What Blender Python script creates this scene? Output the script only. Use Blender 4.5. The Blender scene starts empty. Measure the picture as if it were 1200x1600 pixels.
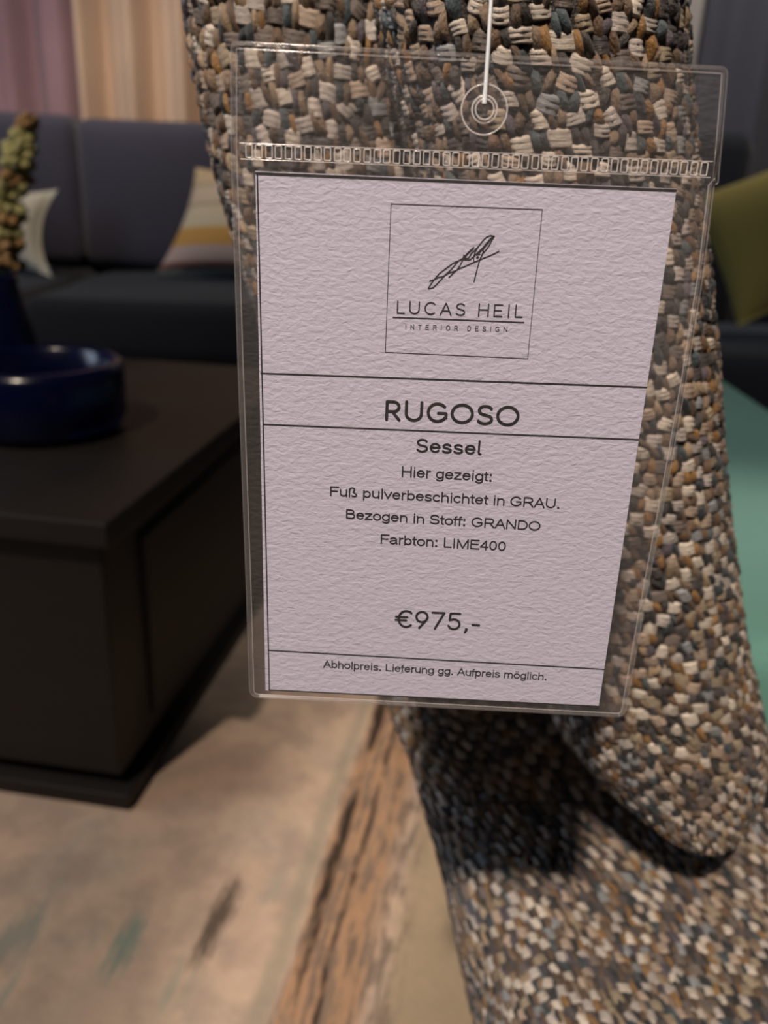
import bpy, bmesh, math, random
import numpy as np
from mathutils import Vector, Matrix, noise

random.seed(7)
rng = np.random.default_rng(11)
SC = bpy.context.scene
COL = SC.collection
rad = math.radians

# ------------------------------------------------------------------ camera
cam = bpy.data.cameras.new('camera')
cam.sensor_fit = 'VERTICAL'
cam.sensor_height = 36.0
cam.lens = 1350 / 1600 * 36.0
cam.clip_start = 0.01
cam.dof.use_dof = True
cam.dof.focus_distance = 0.240
cam.dof.aperture_fstop = cam.lens / 2.7
cam.dof.aperture_blades = 0
cam_o = bpy.data.objects.new('camera', cam)
COL.objects.link(cam_o)
R_ = Vector((0.99917, 0.01477, 0.03788))
U_ = Vector((-0.04065, 0.36295, 0.93092))
F_ = Vector((0.0, 0.93169, -0.36325))
m = Matrix.Identity(4)
for i in range(3):
    m[i][0], m[i][1], m[i][2] = R_[i], U_[i], -F_[i]
m[2][3] = 0.8
cam_o.matrix_world = m
SC.camera = cam_o

# ------------------------------------------------------------------ light
SC.view_settings.view_transform = 'Standard'
SC.view_settings.look = 'None'
SC.view_settings.gamma = 1.0
SC.view_settings.exposure = 0.0
SC.view_settings.use_curve_mapping = False

w = bpy.data.worlds.new('world')
SC.world = w
w.use_nodes = True
w.node_tree.nodes['Background'].inputs[0].default_value = (0.85, 0.87, 1.0, 1)
w.node_tree.nodes['Background'].inputs[1].default_value = 0.022

WARM = (1.0, 0.82, 0.64)


def spot(name, loc, target, power, angle, color=WARM, radius=0.04, blend=0.5):
    l = bpy.data.lights.new(name, 'SPOT')
    l.energy = power
    l.spot_size = rad(angle)
    l.spot_blend = blend
    l.color = color
    l.shadow_soft_size = radius
    o = bpy.data.objects.new(name, l)
    o.location = loc
    o.rotation_euler = (Vector(target) - Vector(loc)).to_track_quat('-Z', 'Y').to_euler()
    COL.objects.link(o)
    return o


def area(name, loc, target, power, sx, sy, color):
    l = bpy.data.lights.new(name, 'AREA')
    l.shape = 'RECTANGLE'
    l.size, l.size_y = sx, sy
    l.energy = power
    l.color = color
    o = bpy.data.objects.new(name, l)
    o.location = loc
    o.rotation_euler = (Vector(target) - Vector(loc)).to_track_quat('-Z', 'Y').to_euler()
    COL.objects.link(o)
    return o


spot('ceiling_spot_chair', (-0.44, -1.34, 2.7), (0.28, 0.32, 0.49), 480, 23.5, color=(1.0, 0.85, 0.70), radius=0.05, blend=0.45)
spot('ceiling_spot_rug', (-1.05, -0.40, 2.7), (-0.70, 1.20, 0.0), 205, 37, radius=0.05, blend=0.35)
spot('ceiling_spot_curtain', (-0.9, 2.2, 2.75), (-1.0, 3.6, 1.5), 95, 62, color=(1.0, 0.86, 0.74))
spot('fill_spot_sofa', (-0.9, 1.5, 2.75), (-0.9, 3.0, 0.7), 95, 46)  # unseen lamp added to brighten the sofa cushions
spot('fill_spot_bench', (1.25, 0.6, 2.75), (0.62, 1.55, 0.42), 85, 40, color=(1.0, 0.9, 0.8))  # added fill lamp for the far part of the teal bench
spot('fill_spot_right_curtain', (0.75, 2.2, 2.75), (1.0, 3.3, 1.1), 130, 66, color=(1.0, 0.9, 0.82))  # added fill lamp, lifts the grey curtains on the right
area('side_daylight', (-3.2, 0.6, 1.7), (0.0, 0.4, 0.6), 30, 1.2, 1.6, (0.72, 0.84, 1.0))


# ------------------------------------------------------------------ helpers
def tag(o, label=None, cat=None, group=None, kind=None):
    if label: o['label'] = label
    if cat: o['category'] = cat
    if group: o['group'] = group
    if kind: o['kind'] = kind
    return o


def empty(name, loc, label, cat, group=None):
    o = bpy.data.objects.new(name, None)
    o.empty_display_size = 0.05
    o.location = loc
    COL.objects.link(o)
    return tag(o, label, cat, group)


def link(name, me, mat=None, parent=None, smooth=True):
    if mat is not None and not me.materials:
        me.materials.append(mat)
    if smooth and len(me.polygons):
        me.polygons.foreach_set('use_smooth', np.ones(len(me.polygons), dtype=bool))
    o = bpy.data.objects.new(name, me)
    COL.objects.link(o)
    if parent is not None:
        o.parent = parent
        o.matrix_parent_inverse = Matrix.Translation(-parent.location) if parent.type == 'EMPTY' else Matrix.Identity(4)
    return o


def mesh_np(name, V, F):
    """V (n,3), F (m,4) quads (numpy) -> mesh"""
    me = bpy.data.meshes.new(name)
    V = np.ascontiguousarray(V, dtype=np.float32)
    F = np.ascontiguousarray(F, dtype=np.int32)
    k = F.shape[1]
    me.vertices.add(len(V))
    me.vertices.foreach_set('co', V.ravel())
    me.loops.add(F.size)
    me.loops.foreach_set('vertex_index', F.ravel())
    me.polygons.add(len(F))
    me.polygons.foreach_set('loop_start', np.arange(0, F.size, k, dtype=np.int32))
    me.update(calc_edges=True)
    return me


def from_bm(name, bm):
    me = bpy.data.meshes.new(name)
    bm.normal_update()
    bm.to_mesh(me)
    bm.free()
    return me


def bm_box(size, r=0.0, seg=3, bm=None, center=(0, 0, 0), rotz=0.0):
    b = bmesh.new()
    bmesh.ops.create_cube(b, size=1.0)
    for v in b.verts:
        v.co = Vector((v.co.x * size[0], v.co.y * size[1], v.co.z * size[2]))
    if r > 0:
        bmesh.ops.bevel(b, geom=b.edges[:], offset=r, segments=seg, profile=0.5, affect='EDGES')
    M = Matrix.Translation(center) @ Matrix.Rotation(rotz, 4, 'Z')
    bmesh.ops.transform(b, matrix=M, verts=b.verts[:])
    if bm is None:
        return b
    me = bpy.data.meshes.new('tmp')
    b.to_mesh(me)
    b.free()
    bm.from_mesh(me)
    bpy.data.meshes.remove(me)
    return bm


def tube_np(pts, radii, n=10, closed=False):
    P = np.array(pts, float)
    k = len(P)
    r = np.broadcast_to(np.array(radii, float), (k,))
    if closed:
        T = np.roll(P, -1, 0) - np.roll(P, 1, 0)
    else:
        T = np.gradient(P, axis=0)
    T /= np.linalg.norm(T, axis=1)[:, None] + 1e-12
    ref = np.array([0.0, 1.0, 0.0]) if abs(T[:, 1]).mean() < 0.8 else np.array([1.0, 0, 0])
    A = np.cross(T, ref)
    A /= np.linalg.norm(A, axis=1)[:, None] + 1e-12
    B = np.cross(T, A)
    a = np.linspace(0, 2 * np.pi, n, endpoint=False)
    V = P[:, None, :] + r[:, None, None] * (A[:, None, :] * np.cos(a)[None, :, None] + B[:, None, :] * np.sin(a)[None, :, None])
    V = V.reshape(-1, 3)
    F = []
    kk = k if closed else k - 1
    for i in range(kk):
        i2 = (i + 1) % k
        for j in range(n):
            j2 = (j + 1) % n
            F.append((i * n + j, i * n + j2, i2 * n + j2, i2 * n + j))
    return V, np.array(F)


def merge(parts):
    Vs, Fs, b = [], [], 0
    for V, F in parts:
        Vs.append(V)
        Fs.append(F + b)
        b += len(V)
    return np.concatenate(Vs), np.concatenate(Fs)


def lathe_np(profile, n=48, center=(0, 0, 0)):
    P = np.array(profile, float)
    a = np.linspace(0, 2 * np.pi, n, endpoint=False)
    V = np.zeros((len(P), n, 3))
    V[:, :, 0] = P[:, :1] * np.cos(a) + center[0]
    V[:, :, 1] = P[:, :1] * np.sin(a) + center[1]
    V[:, :, 2] = P[:, 1:2] + center[2]
    F = []
    for i in range(len(P) - 1):
        for j in range(n):
            j2 = (j + 1) % n
            F.append((i * n + j, i * n + j2, (i + 1) * n + j2, (i + 1) * n + j))
    return V.reshape(-1, 3), np.array(F)


# ------------------------------------------------------------------ materials
def srgb(r, g, b):
    def f(c):
        c /= 255.0
        return c / 12.92 if c <= 0.04045 else ((c + 0.055) / 1.055) ** 2.4
    return (f(r), f(g), f(b), 1.0)


class NT:
    def __init__(self, name):
        self.m = bpy.data.materials.new(name)
        self.m.use_nodes = True
        self.t = self.m.node_tree
        self.t.nodes.clear()
        self.out = self.n('ShaderNodeOutputMaterial')

    def n(self, typ, **kw):
        nd = self.t.nodes.new(typ)
        for k, v in kw.items():
            if k.startswith('i_'):
                nd.inputs[k[2:].replace('_', ' ')].default_value = v
            else:
                setattr(nd, k, v)
        return nd

    def l(self, a, b):
        self.t.links.new(a, b)

    def math(self, op, a, b=None, c=None):
        nd = self.n('ShaderNodeMath', operation=op)
        for i, x in enumerate((a, b, c)):
            if x is None: continue
            if hasattr(x, 'links'): self.l(x, nd.inputs[i])
            else: nd.inputs[i].default_value = x
        return nd.outputs[0]

    def mix(self, fac, a, b, mode='MIX'):
        nd = self.n('ShaderNodeMix', data_type='RGBA', blend_type=mode)
        for i, x in ((0, fac), (6, a), (7, b)):
            if hasattr(x, 'links'): self.l(x, nd.inputs[i])
            else: nd.inputs[i].default_value = x
        return nd.outputs[2]

    def ramp(self, fac, stops):
        nd = self.n('ShaderNodeValToRGB')
        cr = nd.color_ramp
        while len(cr.elements) < len(stops): cr.elements.new(0.5)
        for e, (p, c) in zip(cr.elements, stops):
            e.position = p
            e.color = c if len(c) == 4 else (*c, 1)
        self.l(fac, nd.inputs[0])
        return nd.outputs[0]

    def principled(self, color=None, rough=0.6, spec=0.5, bump=None, bstr=0.3, bdist=0.01, **kw):
        p = self.n('ShaderNodeBsdfPrincipled')
        if color is not None:
            if hasattr(color, 'links'): self.l(color, p.inputs['Base Color'])
            else: p.inputs['Base Color'].default_value = color
        if hasattr(rough, 'links'): self.l(rough, p.inputs['Roughness'])
        else: p.inputs['Roughness'].default_value = rough
        p.inputs['Specular IOR Level'].default_value = spec
        for k, v in kw.items():
            p.inputs[k.replace('_', ' ')].default_value = v
        if bump is not None:
            b = self.n('ShaderNodeBump')
            b.inputs['Strength'].default_value = bstr
            b.inputs['Distance'].default_value = bdist
            self.l(bump, b.inputs['Height'])
            self.l(b.outputs[0], p.inputs['Normal'])
        self.l(p.outputs[0], self.out.inputs[0])
        return p

    def coords(self, scale=(1, 1, 1), rot=(0, 0, 0), kind='Object'):
        tc = self.n('ShaderNodeTexCoord')
        mp = self.n('ShaderNodeMapping')
        mp.inputs['Scale'].default_value = scale
        mp.inputs['Rotation'].default_value = rot
        self.l(tc.outputs[kind], mp.inputs[0])
        return mp.outputs[0]

    def noise(self, vec, scale, detail=3, rough=0.5, dist=0.0):
        nd = self.n('ShaderNodeTexNoise')
        nd.inputs['Scale'].default_value = scale
        nd.inputs['Detail'].default_value = detail
        nd.inputs['Roughness'].default_value = rough
        nd.inputs['Distortion'].default_value = dist
        self.l(vec, nd.inputs['Vector'])
        return nd.outputs[0]


def plain(name, color, rough=0.6, spec=0.5, nscale=60, namt=0.12, bstr=0.15, bdist=0.002, **kw):
    t = NT(name)
    v = t.coords()
    nz = t.noise(v, nscale, 4)
    dark = tuple(c * (1 - namt) for c in color[:3]) + (1,)
    lite = tuple(min(1, c * (1 + namt)) for c in color[:3]) + (1,)
    c = t.mix(nz, dark, lite)
    t.principled(c, rough, spec, bump=nz, bstr=bstr, bdist=bdist, **kw)
    return t.m


def fabric(name, color, scale=420, namt=0.25, rough=0.9, bstr=0.5):
    t = NT(name)
    v = t.coords()
    nz = t.noise(v, scale, 2)
    big = t.noise(v, 6, 3)
    f = t.math('ADD', t.math('MULTIPLY', nz, 0.6), t.math('MULTIPLY', big, 0.4))
    dark = tuple(c * (1 - namt) for c in color[:3]) + (1,)
    lite = tuple(min(1, c * (1 + namt)) for c in color[:3]) + (1,)
    c = t.mix(f, dark, lite)
    t.principled(c, rough, 0.25, bump=nz, bstr=bstr, bdist=0.002, Sheen_Weight=0.15, Sheen_Roughness=0.5)
    return t.m


def yarn_material():
    t = NT('boucle_yarn')
    at = t.n('ShaderNodeAttribute', attribute_name='dye')
    av = t.n('ShaderNodeAttribute', attribute_name='strand')
    nz = t.noise(av.outputs['Vector'], 1.0, 3, 0.6)
    c = t.mix(t.math('MULTIPLY', nz, 0.9), t.mix(1.0, at.outputs['Color'], (0.55, 0.55, 0.55, 1), 'MULTIPLY'), at.outputs['Color'])
    t.principled(c, 0.5, 0.45, bump=nz, bstr=1.0, bdist=0.0011, Sheen_Weight=0.1, Sheen_Roughness=0.5)
    return t.m


def film_material(name, haze=0.13, bump=True, rough=0.16, tint=(0.97, 0.96, 0.96, 1), bstr=1.0):
    t = NT(name)
    v = t.coords((1, 1, 1.9))
    wob = t.n('ShaderNodeTexNoise')
    wob.inputs['Scale'].default_value = 180
    wob.inputs['Detail'].default_value = 2
    t.l(v, wob.inputs['Vector'])
    sub = t.n('ShaderNodeVectorMath', operation='SUBTRACT')
    sub.inputs[1].default_value = (0.5, 0.5, 0.5)
    t.l(wob.outputs['Color'], sub.inputs[0])
    sca = t.n('ShaderNodeVectorMath', operation='SCALE')
    sca.inputs['Scale'].default_value = 0.0042
    t.l(sub.outputs[0], sca.inputs[0])
    add = t.n('ShaderNodeVectorMath', operation='ADD')
    t.l(v, add.inputs[0])
    t.l(sca.outputs[0], add.inputs[1])
    vo = t.n('ShaderNodeTexVoronoi', feature='SMOOTH_F1')
    vo.inputs['Scale'].default_value = 360
    vo.inputs['Smoothness'].default_value = 0.35
    t.l(add.outputs[0], vo.inputs['Vector'])
    big = t.noise(v, 40, 1)
    h = t.math('SUBTRACT', t.math('MULTIPLY', big, 0.4), vo.outputs['Distance'])
    bm_ = t.n('ShaderNodeBump')
    bm_.inputs['Strength'].default_value = bstr
    bm_.inputs['Distance'].default_value = 0.0011
    t.l(h, bm_.inputs['Height'])
    fr = t.n('ShaderNodeLayerWeight')
    fr.inputs['Blend'].default_value = 0.5
    gl = t.n('ShaderNodeBsdfGlossy')
    gl.inputs['Roughness'].default_value = rough
    df = t.n('ShaderNodeBsdfDiffuse')
    df.inputs['Color'].default_value = (0.86, 0.82, 0.84, 1)
    tr = t.n('ShaderNodeBsdfTransparent')
    tr.inputs['Color'].default_value = tint
    if bump:
        for nd in (fr, gl, df):
            t.l(bm_.outputs[0], nd.inputs['Normal'])
    m1 = t.n('ShaderNodeMixShader')
    m1.inputs[0].default_value = haze
    t.l(tr.outputs[0], m1.inputs[1])
    t.l(df.outputs[0], m1.inputs[2])
    m2 = t.n('ShaderNodeMixShader')
    t.l(t.math('MINIMUM', t.math('ADD', t.math('MULTIPLY', t.math('POWER', fr.outputs['Facing'], 5.0), 0.85), 0.04), 0.9), m2.inputs[0])
    t.l(m1.outputs[0], m2.inputs[1])
    t.l(gl.outputs[0], m2.inputs[2])
    t.l(m2.outputs[0], t.out.inputs[0])
    return t.m


def paper_material():
    t = NT('white_card')
    v = t.coords((1, 1, 1.9))
    nz = t.noise(v, 900, 2)
    g = t.noise(v, 420, 2, 0.5, 0.5)
    c = t.mix(nz, srgb(178, 178, 200), srgb(183, 183, 204))
    t.principled(c, 0.7, 0.3, bump=g, bstr=0.5, bdist=0.0008)
    return t.m


M_yarn = yarn_material()
M_film = film_material('embossed_clear_film', haze=0.03, bstr=0.28, rough=0.2, tint=(0.93, 0.91, 0.91, 1))
M_flap = film_material('embossed_clear_flap', haze=0.03, bstr=0.34, rough=0.2, tint=(0.88, 0.86, 0.86, 1))
M_back = film_material('smooth_clear_film', haze=0.012, bump=False, rough=0.05)
M_rim = film_material('clear_weld', haze=0.05, bump=False, rough=0.12)
M_ring = film_material('clear_ring_hazed_glints', haze=0.30, bump=False, rough=0.1)  # whitish haze stands in for highlights on the rings and welded strip
M_seam = film_material('clear_seam_hazed_glints', haze=0.11, bump=False, rough=0.1)  # whitish haze paints in the bright glint along the seam
M_wash = film_material('clear_nylon', haze=0.03, bump=False, rough=0.05)
M_ink = plain('black_ink', srgb(7, 4, 8), 0.5, 0.3, namt=0.05, bstr=0)
M_inkthin = plain('thin_grey_ink', srgb(24, 19, 25), 0.5, 0.3, namt=0.05, bstr=0)
M_paper = paper_material()
M_nylon = plain('milky_nylon', srgb(205, 208, 215), 0.35, 0.5, namt=0.03, bstr=0)
M_mauve = fabric('mauve_curtain_cloth', srgb(156, 126, 136))
M_beige = fabric('beige_curtain_cloth', srgb(204, 178, 156))
M_grey = fabric('grey_curtain_cloth', srgb(160, 154, 150))
M_dgrey = fabric('dark_grey_curtain_cloth', srgb(74, 74, 84))
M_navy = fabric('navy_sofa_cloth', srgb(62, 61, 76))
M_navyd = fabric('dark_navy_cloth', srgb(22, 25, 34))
M_white = fabric('white_cushion_cloth', srgb(214, 210, 196))
M_olive = fabric('olive_cushion_cloth', srgb(132, 120, 64))
M_teal = fabric('teal_cloth', srgb(92, 136, 126))
M_wood = None


def wood_material():
    t = NT('dark_stained_wood')
    v = t.coords((3, 3, 40), (0, 0, 0))
    nz = t.noise(v, 2.0, 5, 0.6, 0.4)
    c = t.mix(nz, srgb(21, 17, 16), srgb(29, 24, 22))
    t.principled(c, 0.55, 0.35, bump=nz, bstr=0.1, bdist=0.002)
    return t.m


M_wood = wood_material()
M_plinth = plain('black_plinth', srgb(38, 34, 33), 0.6, 0.3)
M_blue = None


def glass_blue():
    t = NT('cobalt_glass')
    v = t.coords()
    nz = t.noise(v, 25, 2)
    c = t.mix(nz, (0.002, 0.006, 0.05, 1), (0.004, 0.012, 0.11, 1))
    t.principled(c, 0.22, 0.4, bump=nz, bstr=0.1, bdist=0.002, Transmission_Weight=0.75, IOR=1.45)
    return t.m


M_blue = glass_blue()
M_leaf = plain('olive_seed_heads', srgb(146, 142, 98), 0.8, 0.2, nscale=90, namt=0.5)
M_leafb = plain('brown_seed_heads', srgb(140, 112, 76), 0.8, 0.2, nscale=90, namt=0.4)
M_stem = plain('green_stem', srgb(84, 86, 50), 0.7, 0.3)
M_metal = plain('grey_powder_coat', srgb(110, 112, 116), 0.5, 0.5)
M_wall = plain('wall_paint', srgb(150, 146, 144), 0.9, 0.2, nscale=20, namt=0.03)
M_floor = plain('floor_boards', srgb(96, 80, 68), 0.6, 0.3, nscale=12, namt=0.15)


def rug_material():
    t = NT('distressed_rug')
    tc = t.n('ShaderNodeTexCoord')
    v = tc.outputs['Object']
    sep = t.n('ShaderNodeSeparateXYZ')
    t.l(v, sep.inputs[0])
    X, Y = sep.outputs[0], sep.outputs[1]
    # u runs across the streaks, w along them (band runs 9 deg off the depth axis)
    ca, sa = math.cos(rad(8.9)), math.sin(rad(8.9))
    u = t.math('SUBTRACT', t.math('MULTIPLY', X, ca), t.math('MULTIPLY', Y, sa))
    wv = t.math('ADD', t.math('MULTIPLY', X, sa), t.math('MULTIPLY', Y, ca))
    cmb = t.n('ShaderNodeCombineXYZ')
    t.l(u, cmb.inputs[0])
    t.l(t.math('MULTIPLY', wv, 0.16), cmb.inputs[1])
    st = cmb.outputs[0]
    big = t.noise(v, 4.5, 4, 0.55)
    fine = t.noise(v, 70, 4, 0.65)
    mid = t.noise(v, 16, 4, 0.6)
    base = t.ramp(big, [(0.3, srgb(160, 138, 128)), (0.5, srgb(182, 160, 142)), (0.68, srgb(164, 150, 138))])
    worn = t.ramp(mid, [(0.42, (0, 0, 0)), (0.62, (1, 1, 1))])
    base = t.mix(t.math('MULTIPLY', worn, 0.5), base, srgb(136, 121, 113))
    # pale teal blotches on the near left
    tl = t.noise(st, 18, 3, 0.6)
    tmask = t.ramp(tl, [(0.60, (0, 0, 0)), (0.68, (1, 1, 1))])
    near = t.n('ShaderNodeMapRange')
    t.l(Y, near.inputs[0])
    near.inputs[1].default_value = 0.92; near.inputs[2].default_value = 0.70
    base = t.mix(t.math('MULTIPLY', t.math('MULTIPLY', tmask, near.outputs[0]), 0.6), base, srgb(126, 138, 130))

    def blot(cx, cy, rx, ry, col, amount, nzs=40):
        du = t.math('DIVIDE', t.math('SUBTRACT', u, cx * ca - cy * sa), rx)
        dw = t.math('DIVIDE', t.math('SUBTRACT', wv, cx * sa + cy * ca), ry)
        d = t.math('SQRT', t.math('ADD', t.math('MULTIPLY', du, du), t.math('MULTIPLY', dw, dw)))
        d = t.math('ADD', d, t.math('MULTIPLY', t.math('SUBTRACT', t.noise(st, nzs, 5, 0.8), 0.5), 4.5))
        mk = t.ramp(t.math('MULTIPLY', d, 0.5), [(0.22, (1, 1, 1)), (0.62, (0, 0, 0))])
        return t.mix(t.math('MULTIPLY', mk, amount), base_ref[0], col)
    base_ref = [base]
    base_ref[0] = blot(-0.168, 0.742, 0.014, 0.050, srgb(78, 68, 60), 0.9)
    base_ref[0] = blot(-0.262, 0.690, 0.013, 0.045, srgb(112, 130, 122), 0.85)
    base_ref[0] = blot(-0.385, 0.700, 0.020, 0.050, srgb(118, 126, 120), 0.7)
    base = base_ref[0]
    # grey-olive ground right of the streak band
    r_ = t.n('ShaderNodeMapRange')
    t.l(t.math('ADD', u, t.math('MULTIPLY', t.math('SUBTRACT', mid, 0.5), 0.03)), r_.inputs[0])
    r_.inputs[1].default_value = -0.088; r_.inputs[2].default_value = -0.072
    base = t.mix(r_.outputs[0], base, t.mix(mid, srgb(168, 146, 122), srgb(140, 130, 112)))
    # grey-green fringe left of the band
    def band(lo0, lo1, hi0, hi1, jit):
        uu = t.math('ADD', u, t.math('MULTIPLY', t.math('SUBTRACT', t.noise(st, 30, 3, 0.6), 0.5), jit))
        a = t.n('ShaderNodeMapRange'); t.l(uu, a.inputs[0]); a.inputs[1].default_value = lo0; a.inputs[2].default_value = lo1
        b = t.n('ShaderNodeMapRange'); t.l(uu, b.inputs[0]); b.inputs[1].default_value = hi1; b.inputs[2].default_value = hi0
        return t.math('MULTIPLY', a.outputs[0], b.outputs[0])
    base = t.mix(t.math('MULTIPLY', band(-0.215, -0.205, -0.196, -0.186, 0.02), 0.55), base, srgb(132, 128, 112))
    bm_ = band(-0.188, -0.182, -0.112, -0.092, 0.03)
    tan = t.mix(t.noise(st, 60, 3), srgb(166, 126, 92), srgb(142, 116, 96))
    base = t.mix(t.math('MULTIPLY', bm_, 0.85), base, tan)
    sn = t.noise(st, 105, 4, 0.6)
    brk = t.noise(v, 30, 3, 0.6)
    sm = t.ramp(t.math('ADD', sn, t.math('MULTIPLY', t.math('SUBTRACT', brk, 0.5), 0.22)), [(0.47, (0, 0, 0)), (0.56, (1, 1, 1))])
    bm2 = band(-0.190, -0.184, -0.080, -0.055, 0.04)
    base = t.mix(t.math('MULTIPLY', t.math('MULTIPLY', sm, bm2), 0.8), base, t.mix(t.noise(st, 50, 2), srgb(74, 62, 56), srgb(138, 122, 110)))
    dk = t.math('MAXIMUM', band(-0.183, -0.179, -0.167, -0.162, 0.030), band(-0.147, -0.144, -0.140, -0.136, 0.026))
    db = t.ramp(t.noise(st, 34, 4, 0.7), [(0.44, (0, 0, 0)), (0.54, (1, 1, 1))])
    base = t.mix(t.math('MULTIPLY', t.math('MULTIPLY', dk, db), 0.95), base, srgb(44, 37, 33))
    col = t.mix(t.math('MULTIPLY', fine, 0.35), base, t.mix(1.0, base, (0.6, 0.57, 0.56, 1), 'MULTIPLY'))
    t.principled(col, 0.95, 0.1, bump=fine, bstr=0.4, bdist=0.004)
    return t.m


M_rug = rug_material()


def stripe_material():
    t = NT('striped_cushion_cloth')
    at = t.n('ShaderNodeAttribute', attribute_name='height01')
    f = at.outputs['Fac']
    cr = t.ramp(f, [(0.0, srgb(70, 92, 88)), (0.075, srgb(120, 72, 72)), (0.11, srgb(178, 160, 152)), (0.235, srgb(178, 160, 160)),
                    (0.25, srgb(188, 146, 84)), (0.40, srgb(192, 150, 86)), (0.42, srgb(196, 186, 160)), (0.60, srgb(204, 190, 168)),
                    (0.62, srgb(160, 148, 122)), (0.655, srgb(200, 184, 164)), (0.80, srgb(206, 188, 168)), (0.815, srgb(162, 148, 124)),
                    (0.845, srgb(204, 182, 152)), (1.0, srgb(208, 186, 152))])
    v = t.coords()
    nz = t.noise(v, 300, 2)
    c = t.mix(t.math('MULTIPLY', nz, 0.4), cr, t.mix(1.0, cr, (0.7, 0.7, 0.7, 1), 'MULTIPLY'))
    t.principled(c, 0.9, 0.2, bump=nz, bstr=0.4, bdist=0.002)
    return t.m


M_stripe = stripe_material()


# ------------------------------------------------------------------ room shell
def slab(name, lo, hi, mat):
    c = [(a + b) / 2 for a, b in zip(lo, hi)]
    s = [b - a for a, b in zip(lo, hi)]
    o = link(name, from_bm(name, bm_box(s, 0, center=c)), mat, smooth=False)
    return tag(o, kind='structure')


slab('floor', (-4.0, -2.5, -0.05), (4.0, 4.0, 0.0), M_floor)
slab('wall_back', (-4.0, 3.85, 0.0), (4.0, 4.0, 2.9), M_wall)

rug = link('rug', from_bm('rug', bm_box((3.2, 3.0, 0.012), 0.004, 2, center=(-0.6, 1.0, 0.006))), M_rug)
tag(rug, 'worn beige rug with dark and tan streaks under the coffee table', 'rug')


# ------------------------------------------------------------------ curtains
def curtain(name, x0, x1, y, z0, z1, amp, period, phase, mat, label, seed):
    r = random.Random(seed)
    nx, nz = int((x1 - x0) / 0.008) + 2, 14
    ph = [r.uniform(0, 6.28) for _ in range(4)]
    xs = np.linspace(x0, x1, nx)
    zs = np.linspace(z0, z1, nz)
    V = np.zeros((nz, nx, 3))
    for k, z in enumerate(zs):
        q = 2 * np.pi * xs / period + phase
        d = amp * (np.sin(q + 0.25 * np.sin(q * 0.5 + ph[0]) + 0.12 * math.sin(z * 1.2 + ph[1])) + 0.35 * np.sin(2 * q + ph[2]))
        V[k, :, 0] = xs
        V[k, :, 1] = y + d
        V[k, :, 2] = z
    V2 = V.copy()
    V2[:, :, 1] += 0.004
    n = nz * nx
    F = []
    for k in range(nz - 1):
        for i in range(nx - 1):
            a = k * nx + i
            F.append((a, a + 1, a + nx + 1, a + nx))
            F.append((n + a, n + a + nx, n + a + nx + 1, n + a + 1))
    for k in range(nz - 1):
        for i in (0, nx - 1):
            a = k * nx + i
            F.append((a, a + nx, n + a + nx, n + a))
    o = link(name, mesh_np(name, np.concatenate([V.reshape(-1, 3), V2.reshape(-1, 3)]), np.array(F)), mat)
    return tag(o, label, 'curtain')


curtain('curtain', -2.6, -1.20, 3.60, 0.02, 2.75, 0.050, 0.20, 1.35, M_mauve, 'mauve pleated curtain hanging behind the left end of the navy sofa', 1)
curtain('curtain', -1.195, -0.05, 3.60, 0.02, 2.75, 0.060, 0.185, 1.2, M_beige, 'beige pleated curtain hanging behind the navy sofa, next to the mauve one', 2)
curtain('curtain', 0.35, 1.10, 3.66, 0.02, 2.75, 0.02, 0.50, 0.2, M_grey, 'light grey curtain behind the back of the armchair, next to a darker one', 3)
curtain('curtain', 1.105, 2.3, 3.60, 0.02, 2.75, 0.05, 0.30, 2.0, M_dgrey, 'dark grey curtain at the far right behind the dark navy armchair', 4)

# ------------------------------------------------------------------ navy sofa
sofa = empty('sofa', (-0.95, 2.85, 0.012), 'long navy fabric sofa standing in front of the mauve and beige curtains', 'sofa')


def puff(name, lo, hi, r, mat, parent, bulge=0.02, axis=1):
    c = [(a + b) / 2 for a, b in zip(lo, hi)]
    s = [b - a for a, b in zip(lo, hi)]
    b = bm_box(s, r, 4)
    bmesh.ops.subdivide_edges(b, edges=[e for e in b.edges if e.calc_length() > 0.1], cuts=7, use_grid_fill=True)
    for v in b.verts:
        f = 1.0
        for a in range(3):
            if a != axis:
                q = abs(v.co[a]) / (s[a] / 2)
                f *= max(0.0, 1 - q ** 3)
        v.co[axis] += math.copysign(bulge * f, v.co[axis]) if abs(v.co[axis]) > 1e-4 else 0
        nn = noise.noise(Vector((v.co.x * 5, v.co.y * 5 + c[0], v.co.z * 5)))
        v.co += Vector((0, 1, 1)) * nn * 0.006
    bmesh.ops.translate(b, vec=c, verts=b.verts[:])
    return link(name, from_bm(name, b), mat, parent)


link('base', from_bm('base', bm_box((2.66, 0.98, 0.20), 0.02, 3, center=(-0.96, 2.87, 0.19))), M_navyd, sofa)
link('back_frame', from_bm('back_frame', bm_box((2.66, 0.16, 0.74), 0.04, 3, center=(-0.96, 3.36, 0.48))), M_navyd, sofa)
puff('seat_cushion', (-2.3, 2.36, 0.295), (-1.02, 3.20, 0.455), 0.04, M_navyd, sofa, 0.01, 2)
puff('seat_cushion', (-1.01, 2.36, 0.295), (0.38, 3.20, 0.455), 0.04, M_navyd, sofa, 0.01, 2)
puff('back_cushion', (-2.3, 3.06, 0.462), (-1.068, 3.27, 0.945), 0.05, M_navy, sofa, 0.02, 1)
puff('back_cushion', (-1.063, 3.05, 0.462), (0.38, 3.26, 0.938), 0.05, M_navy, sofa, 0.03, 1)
for sx in (-2.2, 0.3):
    for sy in (2.5, 3.3):
        link('leg', from_bm('leg', bm_box((0.06, 0.06, 0.10), 0.008, 2, center=(sx, sy, 0.0635))), M_plinth, sofa)


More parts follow.
